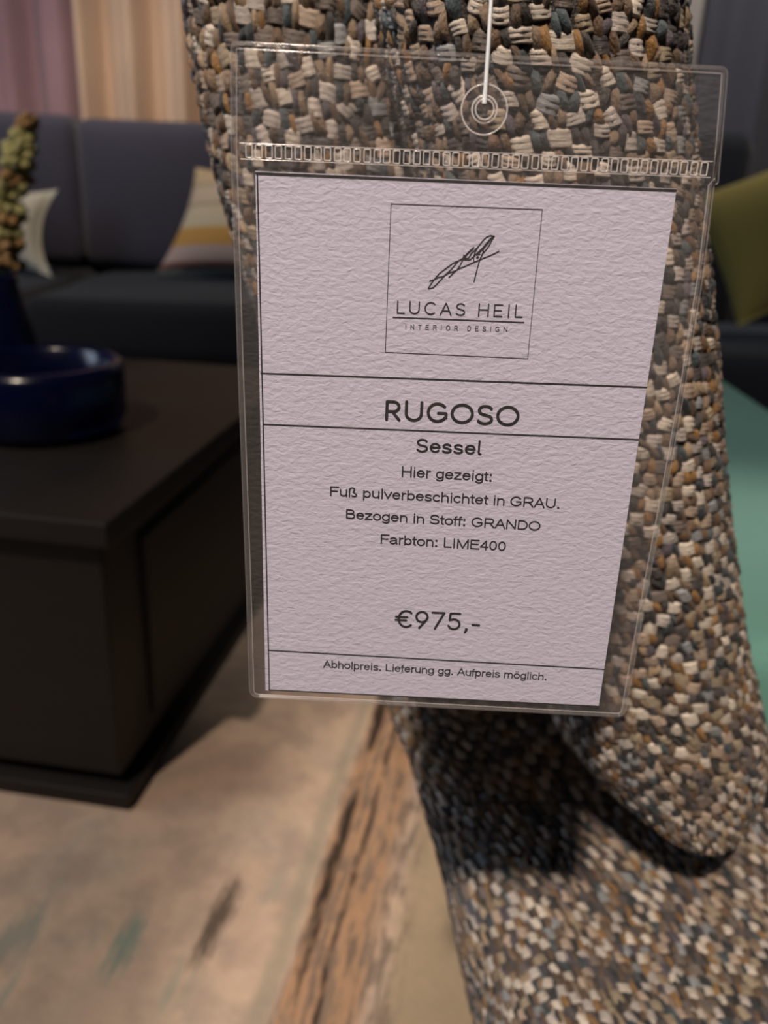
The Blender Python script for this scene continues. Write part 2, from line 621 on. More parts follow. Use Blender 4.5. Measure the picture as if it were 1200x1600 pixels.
def pillow_mesh(w, h, t, pinch=0.10, n=28, height_attr=False, sharp=2.2, shear=0.0):
    """cushion in its own XZ plane (thickness along Y), corners drawn out"""
    u = np.linspace(-1, 1, n)
    A, B = np.meshgrid(u, u, indexing='ij')
    X = A * (1 - pinch * (1 - B ** 2) * np.abs(A) ** 1.5) * w / 2
    X = X + shear * (B + 1) / 2
    Z = B * (1 - pinch * (1 - A ** 2) * np.abs(B) ** 1.5) * h / 2
    T = t / 2 * np.clip((1 - np.abs(A) ** sharp), 0, 1) ** 0.65 * np.clip((1 - np.abs(B) ** sharp), 0, 1) ** 0.65
    V = np.concatenate([np.stack([X, -T - 0.003, Z], -1).reshape(-1, 3), np.stack([X, T + 0.003, Z], -1).reshape(-1, 3)])
    F = []
    m_ = n * n
    for i in range(n - 1):
        for j in range(n - 1):
            a = i * n + j
            F.append((a, a + n, a + n + 1, a + 1))
            F.append((m_ + a, m_ + a + 1, m_ + a + n + 1, m_ + a + n))
    for i in range(n - 1):
        for (a, b) in ((i * n, (i + 1) * n), (i * n + n - 1, (i + 1) * n + n - 1), (i, i + 1), ((n - 1) * n + i, (n - 1) * n + i + 1)):
            F.append((a, b, m_ + b, m_ + a))
    me = mesh_np('cushion', V, np.array(F))
    if height_attr:
        at = me.attributes.new('height01', 'FLOAT', 'POINT')
        z = np.concatenate([(B.ravel() + 1) / 2] * 2)
        at.data.foreach_set('value', z.astype(np.float32))
    return me


def cushion(me, mat, loc, rx, ry, rz, label):
    o = link('cushion', me, mat)
    o.location = loc
    o.rotation_euler = (rad(rx), rad(ry), rad(rz))
    return tag(o, label, 'cushion')


cushion(pillow_mesh(0.40, 0.27, 0.14, 0.22), M_white, (-1.27, 2.84, 0.603), -16, 4, 0, 'small white cushion on the navy sofa behind the dried flower stem')
cushion(pillow_mesh(0.50, 0.34, 0.15, 0.10, height_attr=True, shear=0.11), M_stripe, (-0.502, 2.86, 0.638), -20, 0, -4, 'cream cushion with mustard and grey stripes leaning on the navy sofa')

# ------------------------------------------------------------------ dark armchair with olive cushion (right, far)
ac = empty('armchair', (1.1, 2.5, 0.0), 'dark navy armchair with an olive cushion, beyond the teal bench', 'armchair')
link('backrest', from_bm('backrest', bm_box((0.62, 0.20, 0.62), 0.06, 5, center=(0.725, 2.80, 0.65))), M_navyd, ac)
link('seat', from_bm('seat', bm_box((1.25, 0.62, 0.18), 0.05, 4, center=(1.03, 2.42, 0.33))), M_navyd, ac)
link('base', from_bm('base', bm_box((1.2, 0.70, 0.16), 0.02, 3, center=(1.03, 2.50, 0.18))), M_navyd, ac)
link('armrest', from_bm('armrest', bm_box((0.60, 0.16, 0.42), 0.06, 5, center=(1.36, 2.78, 0.54))), M_navyd, ac)
for sx in (0.5, 1.55):
    for sy in (2.2, 2.78):
        link('leg', from_bm('leg', bm_box((0.05, 0.05, 0.10), 0.006, 2, center=(sx, sy, 0.0635))), M_plinth, ac)
cushion(pillow_mesh(0.40, 0.36, 0.15, 0.06), M_olive, (1.02, 2.36, 0.70), -20, -24, 0, 'olive green cushion leaning in the dark navy armchair')

# ------------------------------------------------------------------ teal bench
tb = empty('bench', (0.46, 1.3, 0.0), 'teal upholstered bench right behind the tweed armchair', 'bench')
puff('seat_pad', (0.20, 0.67, 0.27), (0.725, 1.95, 0.42), 0.03, M_teal, tb, 0.006, 2)
link('base', from_bm('base', bm_box((0.46, 1.20, 0.18), 0.01, 2, center=(0.46, 1.31, 0.18))), M_navyd, tb)
for sx in (0.27, 0.65):
    for sy in (0.76, 1.86):
        link('leg', from_bm('leg', bm_box((0.04, 0.04, 0.078), 0.005, 2, center=(sx, sy, 0.0525))), M_plinth, tb)

# ------------------------------------------------------------------ coffee table
ct = empty('coffee_table', (-0.70, 1.38, 0.012), 'low dark wooden box coffee table on a plinth, on the beige rug', 'coffee table')
ang = rad(-8.5)
ux, uy = Vector((math.cos(ang), math.sin(ang), 0)), Vector((-math.sin(ang), math.cos(ang), 0))
cornr = Vector((-0.313, 0.902, 0))
L1, L2 = 0.80, 0.86


def tbox(name, inset, z0, z1, mat, r, x_in=None):
    c = cornr - ux * (L1 / 2) + uy * (L2 / 2)
    c.z = (z0 + z1) / 2
    return link(name, from_bm(name, bm_box((L1 - 2 * inset, L2 - 2 * inset, z1 - z0), r, 2, center=c, rotz=ang)), mat, ct, smooth=False)


tbox('plinth', 0.004, 0.012, 0.034, M_wood, 0.002)
tbox('shadow_gap_base', 0.045, 0.034, 0.052, M_plinth, 0.0)
tbox('body', 0.020, 0.052, 0.388, M_wood, 0.004)
tbox('tabletop', 0.0, 0.388, 0.420, M_wood, 0.003)
# thin raised panel on the side facing the armchair
dc = cornr - ux * 0.019 + uy * 0.43
dc.z = 0.22
link('side_panel', from_bm('side_panel', bm_box((0.012, 0.62, 0.27), 0.004, 2, center=dc, rotz=ang)), M_wood, ct, smooth=False)

# ------------------------------------------------------------------ glass on the table
bowl_prof = [(0.0, 0.0), (0.085, 0.0), (0.112, 0.006), (0.122, 0.025), (0.123, 0.06), (0.122, 0.092), (0.118, 0.104), (0.110, 0.106),
             (0.104, 0.100), (0.103, 0.06), (0.100, 0.035), (0.085, 0.02), (0.0, 0.018)]
bo = link('glass_bowl', mesh_np('glass_bowl', *lathe_np(bowl_prof, 64, (-0.523, 1.27, 0.4205))), M_blue)
tag(bo, 'wide dark blue glass bowl near the front edge of the coffee table', 'bowl')
vase_prof = [(0.0, 0.0), (0.040, 0.0), (0.052, 0.01), (0.056, 0.05), (0.052, 0.11), (0.040, 0.16), (0.034, 0.185), (0.038, 0.20), (0.034, 0.202),
             (0.030, 0.185), (0.036, 0.16), (0.047, 0.11), (0.050, 0.05), (0.046, 0.015), (0.0, 0.012)]
va = link('glass_vase', mesh_np('glass_vase', *lathe_np(vase_prof, 48, (-0.662, 1.47, 0.4205))), M_blue)
tag(va, 'tall dark blue glass vase holding a dried flower stem', 'vase')

# dried flower spike
fs = empty('dried_flower', (-0.662, 1.47, 0.44), 'olive brown dried flower spike standing in the blue vase', 'flower')
sp = [(-0.664, 1.468, 0.44), (-0.655, 1.468, 0.56), (-0.638, 1.465, 0.66), (-0.612, 1.462, 0.76), (-0.578, 1.458, 0.85), (-0.572, 1.457, 0.866)]
link('stem', mesh_np('stem', *tube_np(sp, [0.004, 0.004, 0.0035, 0.003, 0.002, 0.001], 8)), M_stem, fs)
spa = np.array(sp)


def cluster(name, zlo, zhi, count, rmain, mat, seed):
    r = np.random.default_rng(seed)
    parts = []
    for _ in range(count):
        z = r.uniform(zlo, zhi)
        c = np.array([np.interp(z, spa[:, 2], spa[:, 0]), np.interp(z, spa[:, 2], spa[:, 1]), z])
        d = r.normal(size=3)
        d[2] = abs(d[2]) * 0.3
        d /= np.linalg.norm(d)
        k = rmain * (1.0 if z < 0.82 else 0.65)
        c = c + d * k * r.uniform(0.4, 1.0)
        rr = r.uniform(0.005, 0.010)
        a = np.linspace(0, np.pi, 6)
        V, F = lathe_np([(max(1e-5, math.sin(q)) * rr, -math.cos(q) * rr * 1.5) for q in a], 8)
        zax = d
        xax = np.cross(zax, [0.3, 0.5, 0.8]); xax /= np.linalg.norm(xax)
        yax = np.cross(zax, xax)
        V = V @ np.array([xax, yax, zax]) + c
        parts.append((V, F))
    return link(name, mesh_np(name, *merge(parts)), mat, fs)


zz = np.linspace(0.632, 0.862, 12)
for i in range(11):
    cluster('seed_head', zz[i] + 0.004, zz[i + 1] - 0.002, 26, 0.026 - 0.0009 * i, M_leafb if i in (0, 1, 3, 6, 10) else M_leaf, 50 + i)


# ------------------------------------------------------------------ woven armchair
PAL_W = [(srgb(206, 194, 182), 7), (srgb(184, 174, 168), 5), (srgb(172, 152, 136), 4), (srgb(140, 142, 146), 2), (srgb(158, 142, 120), 3),
         (srgb(112, 100, 94), 3), (srgb(72, 65, 66), 2)]
PAL_C = [(srgb(134, 98, 54), 3), (srgb(92, 71, 54), 5), (srgb(44, 38, 37), 6), (srgb(62, 74, 80), 2), (srgb(122, 102, 84), 4), (srgb(102, 77, 56), 3),
         (srgb(152, 130, 106), 2), (srgb(78, 69, 78), 2), (srgb(36, 42, 48), 3)]


def pick(pal, n):
    w_ = np.array([p[1] for p in pal], float)
    c = np.array([p[0][:3] for p in pal])
    return c[rng.choice(len(pal), size=n, p=w_ / w_.sum())] * rng.uniform(0.82, 1.15, size=(n, 1))


def weave(name, P, nu, nv, hgt, keep=None, du0=0, closed_u=False):
    """woven cloth over a dense grid P[v, u, 3]: a dark ground, plus a checker of weft blocks and upright yarns."""
    R, Cn, _ = P.shape
    Tu = np.gradient(P, axis=1)
    Tv = np.gradient(P, axis=0)
    N = np.cross(Tu, Tv)
    N /= np.linalg.norm(N, axis=2)[:, :, None] + 1e-12

    def samp(G, v, u):
        v = np.clip(v, 0, R - 1.001)
        u = np.mod(u, Cn - 1) if closed_u else np.clip(u, 0, Cn - 1.001)
        i, j = v.astype(int), u.astype(int)
        a, b = (v - i)[..., None], (u - j)[..., None]
        return (G[i, j] * (1 - a) + G[i + 1, j] * a) * (1 - b) + (G[i, j + 1] * (1 - a) + G[i + 1, j + 1] * a) * b

    su, sv = (Cn - 1) / nu, (R - 1) / nv
    jj, ii = np.meshgrid(np.arange(nu), np.arange(nv))
    jj, ii = jj.ravel(), ii.ravel()
    if keep is not None:
        k = keep((ii + .5) / nv, (jj + .5) / nu)
        jj, ii = jj[k], ii[k]
    Vs, Fs, Cs, Ss, base = [], [], [], [], 0

    def emit(ci, cj, wu, hv, prof, nA, nB, cols, rot, strand):
        nonlocal base
        n = len(ci)
        a = np.linspace(-.5, .5, nA)
        b = np.linspace(-.5, .5, nB)
        A, B = np.meshgrid(a, b, indexing='ij')
        H = prof(A, B)                                   # (nA,nB)
        bend = rng.uniform(-0.10, 0.10, (n, 1, 1))
        cs, sn = np.cos(rot)[:, None, None], np.sin(rot)[:, None, None]
        a_ = A[None] * wu[:, None, None]
        b_ = B[None] * hv[:, None, None] + bend * (A[None] ** 2 * 4 - .5)
        u = cj[:, None, None] + (a_ * cs - b_ * sn)
        v = ci[:, None, None] + (a_ * sn + b_ * cs)
        amp = rng.uniform(0.75, 1.3, (n, 1, 1))
        ripple = 1 + 0.16 * np.sin(A[None] * 9 + rng.uniform(0, 6, (n, 1, 1))) * np.cos(B[None] * 7 + rng.uniform(0, 6, (n, 1, 1)))
        h = H[None] * hgt * amp * ripple
        p = samp(P, v * sv, u * su) + samp(N, v * sv, u * su) * h[..., None]
        Vs.append(p.reshape(-1, 3))
        q = (np.arange(nA - 1)[:, None] * nB + np.arange(nB - 1)[None, :]).ravel()
        quad = np.stack([q, q + nB, q + nB + 1, q + 1], -1)
        Fs.append((np.arange(n)[:, None, None] * (nA * nB) + quad[None]).reshape(-1, 4) + base)
        base += n * nA * nB
        Cs.append(np.repeat(cols, nA * nB, axis=0))
        r0 = rng.uniform(0, 90, (n, 1, 1))
        s0, s1 = strand
        S = np.stack([A[None] * s0 + r0, B[None] * s1 + r0 * 1.7, r0 * 0.6 + 0 * A[None]], -1)
        Ss.append(S.reshape(-1, 3))

    even = (ii + jj) % 2 == 0
    k1, k2, k3, k4 = rng.uniform(0, 6.28, 4)
    wu_ = 0.22 * np.sin(ii * 0.37 + jj * 0.21 + k1) + 0.15 * np.sin(ii * 0.83 - jj * 0.55 + k2)      # the cloth pulls a little out of square
    wv_ = 0.22 * np.sin(jj * 0.45 + ii * 0.18 + k3) + 0.15 * np.sin(jj * 0.97 - ii * 0.61 + k4)
    # weft blocks: three or so parallel strands lying across
    ci, cj = (ii + wv_)[even] + .5, (jj + wu_)[even] + .5
    n = len(ci)
    jit = lambda s: rng.normal(0, s, n)
    prof_w = lambda A, B: (1 - np.abs(2 * A) ** 3.2) * (0.55 + 0.45 * np.abs(np.sin(np.pi * 3 * (B + .5)))) * (1 - np.abs(2 * B) ** 7) * 1.15 - 0.42
    emit(ci + jit(.11), cj + jit(.11), rng.uniform(.85, 1.45, n), rng.uniform(.8, 1.3, n), prof_w, 6, 11, pick(PAL_W, n), jit(.22), (2.2, 17))
    # upright yarns: two side by side
    ci, cj = (ii + wv_)[~even] + .5, (jj + wu_)[~even] + .5
    n = len(ci)
    prof_c = lambda A, B: np.sqrt(np.clip(1 - (2 * A) ** 2, 0, 1)) * (1 - np.abs(2 * B) ** 2.4) * 1.25 - 0.34
    for off in (-.23, .23):
        emit(ci + jit(.14), cj + off + jit(.09), rng.uniform(.40, .70, n), rng.uniform(1.05, 1.7, n), prof_c, 5, 7, pick(PAL_C, n), jit(.26), (7, 5))
    # ground cloth
    st = 3
    g = (P - N * hgt * 0.35)[::st, ::1]
    r2, c2 = g.shape[:2]
    Vs.append(g.reshape(-1, 3))
    q = (np.arange(r2 - 1)[:, None] * c2 + np.arange(c2 - 1)[None, :]).ravel()
    Fs.append(np.stack([q, q + 1, q + c2 + 1, q + c2], -1) + base)
    Cs.append(np.tile(np.array(srgb(48, 40, 38)[:3]), (r2 * c2, 1)))
    Ss.append(g.reshape(-1, 3) * 800)
    me = mesh_np(name, np.concatenate(Vs), np.concatenate(Fs))
    ca = me.attributes.new('dye', 'FLOAT_COLOR', 'POINT')
    C_ = np.concatenate(Cs)
    ca.data.foreach_set('color', np.concatenate([C_, np.ones((len(C_), 1))], 1).astype(np.float32).ravel())
    sa = me.attributes.new('strand', 'FLOAT_VECTOR', 'POINT')
    sa.data.foreach_set('vector', np.concatenate(Ss).astype(np.float32).ravel())
    return me


def smooth_rows(K, n):
    """Catmull-Rom through rows K (k,d) -> n rows, evenly by length of the mean path"""
    K = np.array(K, float)
    E = np.concatenate([[2 * K[0] - K[1]], K, [2 * K[-1] - K[-2]]])
    dense = []
    for i in range(1, len(E) - 2):
        for t_ in np.linspace(0, 1, 24, endpoint=False):
            p0, p1, p2, p3 = E[i - 1], E[i], E[i + 1], E[i + 2]
            dense.append(0.5 * (2 * p1 + (p2 - p0) * t_ + (2 * p0 - 5 * p1 + 4 * p2 - p3) * t_ ** 2 + (3 * p1 - p0 - 3 * p2 + p3) * t_ ** 3))
    dense.append(E[-2])
    dense = np.array(dense)
    s = np.concatenate([[0], np.cumsum(np.linalg.norm(np.diff(dense[:, :3], axis=0), axis=1))])
    q = np.linspace(0, s[-1], n)
    return np.stack([np.interp(q, s, dense[:, i]) for i in range(dense.shape[1])], 1)


chair = empty('armchair', (0.2, 0.25, 0.012), 'chunky tweed armchair in white, mustard, brown and teal yarn behind the price tag', 'armchair')

# --- round padded wing (the bolster on the right)
B_L = [(0.0281, 0.37, 1.0023), (0.0054, 0.37, 0.9957), (-0.0102, 0.37, 0.9783), (-0.0183, 0.37, 0.9367), (-0.0161, 0.37, 0.9003), (-0.0102, 0.37, 0.8607), (-0.0063, 0.3743, 0.84), (0.0014, 0.3786, 0.8178), (0.0092, 0.3829, 0.7939), (0.0213, 0.3894, 0.7547), (0.0338, 0.3959, 0.711), (0.0487, 0.4023, 0.6622), (0.0664, 0.4088, 0.6077), (0.0799, 0.4131, 0.5678), (0.0938, 0.4165, 0.5337), (0.1081, 0.4191, 0.5069), (0.1269, 0.4213, 0.4838), (0.1462, 0.4229, 0.466), (0.1659, 0.424, 0.4538), (0.1837, 0.4245, 0.4495)]
B_R = [(0.0301, 0.37, 1.0024), (0.0549, 0.37, 0.9972), (0.0725, 0.37, 0.9808), (0.0862, 0.37, 0.9401), (0.0941, 0.37, 0.9041), (0.1023, 0.37, 0.8647), (0.1082, 0.3743, 0.8441), (0.1155, 0.3786, 0.822), (0.1234, 0.3829, 0.7983), (0.1366, 0.3894, 0.7593), (0.1501, 0.3959, 0.7158), (0.1644, 0.4023, 0.6672), (0.1824, 0.4088, 0.6129), (0.1965, 0.4131, 0.5732), (0.2106, 0.4165, 0.5392), (0.2205, 0.4191, 0.5123), (0.2252, 0.4213, 0.4887), (0.2227, 0.4229, 0.4698), (0.2119, 0.424, 0.4561), (0.1953, 0.4245, 0.4501)]
nb = len(B_L)
rows = smooth_rows(np.concatenate([(np.array(B_L) + np.array(B_R)) / 2, (np.array(B_R) - np.array(B_L)) / 2], 1), 300)[::-1]
cen, half = rows[:, :3], rows[:, 3:]
hw = np.linalg.norm(half, axis=1)
tang = np.gradient(cen, axis=0)
tang /= np.linalg.norm(tang, axis=1)[:, None]
lat = half / hw[:, None]
dep = np.cross(tang, lat)
dep /= np.linalg.norm(dep, axis=1)[:, None]
dep = np.tile(np.array([[0.0, 1.0, 0.0]]), (len(cen), 1))   # away from the viewer
bt = 0.048 * np.sqrt(np.clip(1 - (1 - np.clip(hw / 0.045, 0, 1)) ** 2, 0, 1))
th = np.linspace(rad(90), rad(90) + 2 * np.pi, 201)   # start at the back, run left -> front -> right
PB = cen[:, None, :] + half[:, None, :] * np.cos(th)[None, :, None] * 1.0 + dep[:, None, :] * (bt[:, None] * np.sin(th)[None, :])[..., None]
me = weave('wing_pad', PB, 52, 92, 0.0021, keep=lambda v, u: (u > 0.10) & (u < 0.90), closed_u=True)
link('wing_pad', me, M_yarn, chair)

# --- backrest flowing into the seat, one upholstered sweep cut in two parts
path = [(0.375, 1.03, -0.0944), (0.38, 0.95, -0.0983), (0.385, 0.87, -0.0958), (0.397, 0.78, -0.0821), (0.418, 0.65, -0.0451), (0.438, 0.55, -0.0173), (0.452, 0.49, -0.0006), (0.458, 0.455, 0.0123), (0.453, 0.42, 0.033), (0.43, 0.395, 0.0563), (0.395, 0.386, 0.0713), (0.35, 0.384, 0.081), (0.29, 0.383, 0.0929), (0.2, 0.382, 0.1105), (0.1, 0.382, 0.1205), (0.0, 0.382, 0.1265), (-0.05, 0.374, 0.1305), (-0.075, 0.35, 0.1325), (-0.08, 0.31, 0.1325)]
rows = smooth_rows([(0.0, a, b, c) for a, b, c in path], 560)
yz, xl = rows[:, 1:3], rows[:, 3]
tg = np.gradient(yz, axis=0)
tg /= np.linalg.norm(tg, axis=1)[:, None]
nrm = np.stack([np.zeros(len(tg)), tg[:, 1], -tg[:, 0]], 1)       # towards the viewer on the backrest, up on the seat
RR = 0.045
prof = [(0.010, 0.13), (0.004, 0.10), (0.0, 0.07)] + [(RR - RR * math.cos(a), RR - RR * math.sin(a)) for a in np.linspace(0, math.pi / 2, 14)] + \
       [(x, 0.0) for x in np.linspace(0.06, 0.35, 30)]
prof_back = [p for p in prof if p[0] < 0.125] + [(0.14, 0.004), (0.152, 0.015), (0.158, 0.03), (0.16, 0.05), (0.158, 0.08), (0.15, 0.10)]


def sweep(pr, n, lo, hi):
    pr = smooth_rows([(0.0, a, b) for a, b in pr], n)[:, 1:]
    recess = np.clip((pr[:, 0] - 0.055) / 0.10, 0, 1)
    recess = 0.030 * recess * recess * (3 - 2 * recess)
    wgt = np.clip((yz[:, 1] - 0.40) / 0.10, 0, 1)      # only the upright part hollows towards the wing
    Dp = pr[None, :, 1] + recess[None, :] * wgt[:, None]
    S = np.zeros((len(yz), len(pr), 3))
    S[:, :, 0] = xl[:, None] + pr[None, :, 0]
    S[:, :, 1] = yz[:, None, 0]
    S[:, :, 2] = yz[:, None, 1]
    S += -nrm[:, None, :] * Dp[:, :, None]
    wid = np.sum(np.linalg.norm(np.diff(pr, axis=0), axis=1))
    return S[lo:hi][::-1], int(round(wid / CW))


CW, CH = 0.0064, 0.0074
arc = np.concatenate([[0], np.cumsum(np.linalg.norm(np.diff(yz, axis=0), axis=1))])
cut = int(np.argmin(np.abs(yz[:, 1] - 0.425) + (arc > arc[-1] * .8)))
g, nc = sweep(prof_back, 110, 0, cut + 1)
link('backrest', weave('backrest', g, nc, int(arc[cut] / CH), 0.0021), M_yarn, chair)
g, nc = sweep(prof, 150, cut, len(yz))
link('seat', weave('seat', g, int(nc * 1.12), int((arc[-1] - arc[cut]) / CH * 1.12), 0.0021), M_yarn, chair)
# plain back of the backrest
g, nc = sweep(prof_back, 40, 0, cut + 1)
e0, e1 = g[::8, 0] + np.array([0.004, 0.012, 0]), g[::8, -1] + np.array([-0.004, 0.012, 0])
nbk = len(e0)
Vb = np.concatenate([e0, e1, e0 - np.array([0, 0.03, 0]), e1 - np.array([0, 0.03, 0])])
Fb = []
for i in range(nbk - 1):
    for a, b in ((0, 1), (3, 2), (2, 0), (1, 3)):
        Fb.append((a * nbk + i, b * nbk + i, b * nbk + i + 1, a * nbk + i + 1))
# plain upholstery behind and below, and the grey foot
link('back_panel', mesh_np('back_panel', Vb, np.array(Fb)), M_navyd, chair)
link('seat_frame', from_bm('seat_frame', bm_box((0.32, 0.46, 0.10), 0.03, 3, center=(0.30, 0.18, 0.30))), M_navyd, chair)
fp = [(0.0, 0.012), (0.16, 0.012), (0.165, 0.018), (0.16, 0.024), (0.03, 0.03), (0.025, 0.05), (0.025, 0.26), (0.06, 0.27), (0.0, 0.272)]
link('foot', mesh_np('foot', *lathe_np(fp, 40, (0.30, 0.22, 0))), M_metal, chair)

# ------------------------------------------------------------------ price tag: card, wallet, fastener
K0, K1, K2, K3 = [np.array(k) for k in ((-0.03562, 0.23186, 0.79971), (0.0694, 0.2304, 0.79953), (0.06871, 0.22812, 0.64942), (-0.03452, 0.22958, 0.64958))]
KN = np.cross(K3 - K0, K1 - K0)
KN /= np.linalg.norm(KN)
if KN[1] > 0: KN = -KN


def card(u, v, off=0.0):
    """millimetres on the card (u right, v down) -> place; off = metres towards the reader"""
    a, b = u / 105.0, v / 148.0
    return (K0 * (1 - a) + K1 * a) * (1 - b) + (K3 * (1 - a) + K2 * a) * b + KN * off


# card sheet
pc = empty('price_card', tuple(card(52.5, 148)), 'white printed price card inside the clear plastic wallet', 'price card')
bm = bmesh.new()
ring = [(0, 0), (105, 0), (105, 148), (0, 148)]
f0 = [bm.verts.new(card(u, v, 0.0002)) for u, v in ring]
f1 = [bm.verts.new(card(u, v, -0.0002)) for u, v in ring]
bm.faces.new(f0)
bm.faces.new(f1[::-1])
for i in range(4):
    bm.faces.new((f0[i], f1[i], f1[(i + 1) % 4], f0[(i + 1) % 4]))
bmesh.ops.recalc_face_normals(bm, faces=bm.faces[:])
link('card_sheet', from_bm('card_sheet', bm), M_paper, pc, smooth=False)


class Ink:
    """flat printed strokes on the card"""
    def __init__(self):
        self.V, self.F = [], []

    def stroke(self, pts, wd):
        h = wd / 2
        pts = [np.array(p, float) for p in pts]
        for p, q in zip(pts[:-1], pts[1:]):
            d = q - p
            L = np.linalg.norm(d)
            if L < 1e-6: continue
            n = np.array([-d[1], d[0]]) / L * h
            b = len(self.V)
            self.V += [p + n, p - n, q - n, q + n]
            self.F.append([b, b + 1, b + 2, b + 3])
        for p in pts:
            b = len(self.V)
            k = 8
            self.V += [p + h * np.array([math.cos(6.2832 * i / k), math.sin(6.2832 * i / k)]) for i in range(k)]
            self.F.append(list(range(b, b + k)))

    def build(self, name, mat, parent, off=0.00035):
        me = bpy.data.meshes.new(name)
        me.from_pydata([tuple(card(u, v, off)) for u, v in self.V], [], self.F)
        return link(name, me, mat, parent, smooth=False)


def arc_(cx, cy, rx, ry, a0, a1, n=14):
    return [(cx + rx * math.cos(rad(a0 + (a1 - a0) * i / n)), cy + ry * math.sin(rad(a0 + (a1 - a0) * i / n))) for i in range(n + 1)]


# stroke letters, capital height 1 (x right, y up): (advance, strokes)
def letters():
    G = {}
    X = 0.725
    xm = X / 2
    G['A'] = (.93, [[(.05, 0), (.465, .97), (.88, 0)], [(.19, .34), (.74, .34)]])
    G['B'] = (.93, [[(.14, .05), (.14, .95), (.50, .95)] + arc_(.50, .74, .24, .21, 90, -90)[1:] + [(.14, .53)], [(.50, .53)] + arc_(.54, .29, .27, .24, 90, -90) + [(.14, .05)]])
    G['C'] = (.98, [arc_(.52, .5, .42, .46, 42, 318, 24)])
    G['D'] = (1.0, [[(.14, .05), (.14, .95), (.46, .95)] + arc_(.46, .5, .43, .45, 90, -90, 20) + [(.14, .05)]])
    G['E'] = (.93, [[(.83, .95), (.14, .95), (.14, .05), (.86, .05)], [(.14, .52), (.77, .52)]])
    G['F'] = (.85, [[(.80, .95), (.14, .95), (.14, 0)], [(.14, .50), (.70, .50)]])
    G['G'] = (1.09, [arc_(.54, .5, .45, .46, 40, 322, 26) + [(.94, .22), (.94, .46), (.57, .46)]])
    G['H'] = (1.0, [[(.14, 0), (.14, 1)], [(.86, 0), (.86, 1)], [(.14, .53), (.86, .53)]])
    G['I'] = (.39, [[(.195, 0), (.195, 1)]])
    G['L'] = (.78, [[(.13, 1), (.13, .05), (.73, .05)]])
    G['M'] = (1.16, [[(.13, 0), (.13, .96), (.58, .04), (1.03, .96), (1.03, 0)]])
    G['N'] = (1.0, [[(.13, 0), (.13, .96), (.86, .04), (.86, 1)]])
    G['O'] = (1.09, [arc_(.545, .5, .46, .46, 0, 360, 32)])
    G['R'] = (1.0, [[(.14, 0), (.14, .95), (.58, .95)] + arc_(.58, .71, .27, .24, 90, -90)[1:] + [(.14, .47)], [(.52, .47), (.64, .38), (.93, 0)]])
    G['S'] = (.93, [arc_(.46, .72, .33, .23, 18, 90, 6) + arc_(.46, .72, .33, .23, 90, 235, 10)[1:] + [(.46, .50)] + arc_(.46, .28, .37, .23, 55, -90, 10) + arc_(.46, .28, .37, .23, -90, -165, 6)[1:]])
    G['U'] = (1.0, [[(.14, 1), (.14, .40)] + arc_(.5, .40, .36, .35, 180, 360, 16) + [(.86, 1)]])
    G['P'] = (.93, [[(.14, 0), (.14, .95), (.55, .95)] + arc_(.55, .70, .27, .25, 90, -90)[1:] + [(.14, .45)]])
    G['T'] = (.85, [[(.03, .95), (.82, .95)], [(.425, .95), (.425, 0)]])
    bowl = arc_(.37, xm, .29, xm - .05, 0, 360, 26)
    G['a'] = (.78, [arc_(.36, .51, .26, .17, 165, 0, 12) + [(.62, .15), (.68, .02)], [(.62, .42), (.33, .38)] + arc_(.31, .20, .24, .165, 100, 310, 14) + [(.62, .24)]])
    G['b'] = (.78, [[(.13, 0), (.13, 1)], arc_(.40, xm, .27, xm - .05, 0, 360, 24)])
    G['c'] = (.70, [arc_(.37, xm, .29, xm - .05, 40, 320, 20)])
    G['e'] = (.78, [[(.10, .39), (.68, .39)] + arc_(.39, xm, .29, xm - .05, 5, 322, 24)])
    G['f'] = (.39, [[(.16, 0), (.16, .80)] + arc_(.31, .80, .15, .155, 180, 95, 6), [(.02, .67), (.38, .67)]])
    G['g'] = (.78, [arc_(.38, xm, .28, xm - .05, 0, 360, 24), [(.66, .72), (.66, -.02)] + arc_(.385, -.02, .275, .20, 0, -155, 12)])
    G['h'] = (.78, [[(.13, 0), (.13, 1)], [(.13, .44)] + arc_(.39, .44, .26, .235, 160, 0, 10) + [(.65, 0)]])
    G['i'] = (.31, [[(.155, 0), (.155, X)], [(.155, .93), (.155, .965)]])
    G['l'] = (.31, [[(.155, 0), (.155, 1)]])
    G['m'] = (1.16, [[(.13, 0), (.13, X)], [(.13, .46)] + arc_(.345, .46, .215, .215, 160, 0, 10) + [(.56, 0)], [(.56, .46)] + arc_(.79, .46, .225, .215, 160, 0, 10) + [(1.015, 0)]])
    G['n'] = (.78, [[(.13, 0), (.13, X)], [(.13, .44)] + arc_(.39, .44, .26, .235, 160, 0, 10) + [(.65, 0)]])
    G['o'] = (.78, [arc_(.39, xm, .305, xm - .05, 0, 360, 26)])
    G['p'] = (.78, [[(.13, -.27), (.13, X)], arc_(.40, xm, .27, xm - .05, 0, 360, 24)])
    G['r'] = (.465, [[(.13, 0), (.13, X)], [(.13, .42)] + arc_(.36, .44, .22, .235, 165, 75, 8)])
    G['s'] = (.70, [arc_(.34, .52, .23, .155, 20, 235, 14) + [(.34, .37)] + arc_(.34, .20, .26, .155, 55, -160, 14)])
    G['t'] = (.39, [[(.17, .90), (.17, .17)] + arc_(.28, .17, .11, .12, 180, 285, 6), [(.03, .67), (.35, .67)]])
    G['u'] = (.78, [[(.13, X), (.13, .29)] + arc_(.39, .29, .26, .24, 180, 350, 10) + [(.65, .30)], [(.65, X), (.65, 0)]])
    G['v'] = (.70, [[(.05, X), (.35, .05), (.65, X)]])
    G['z'] = (.70, [[(.07, .67), (.60, .67), (.06, .055), (.64, .055)]])
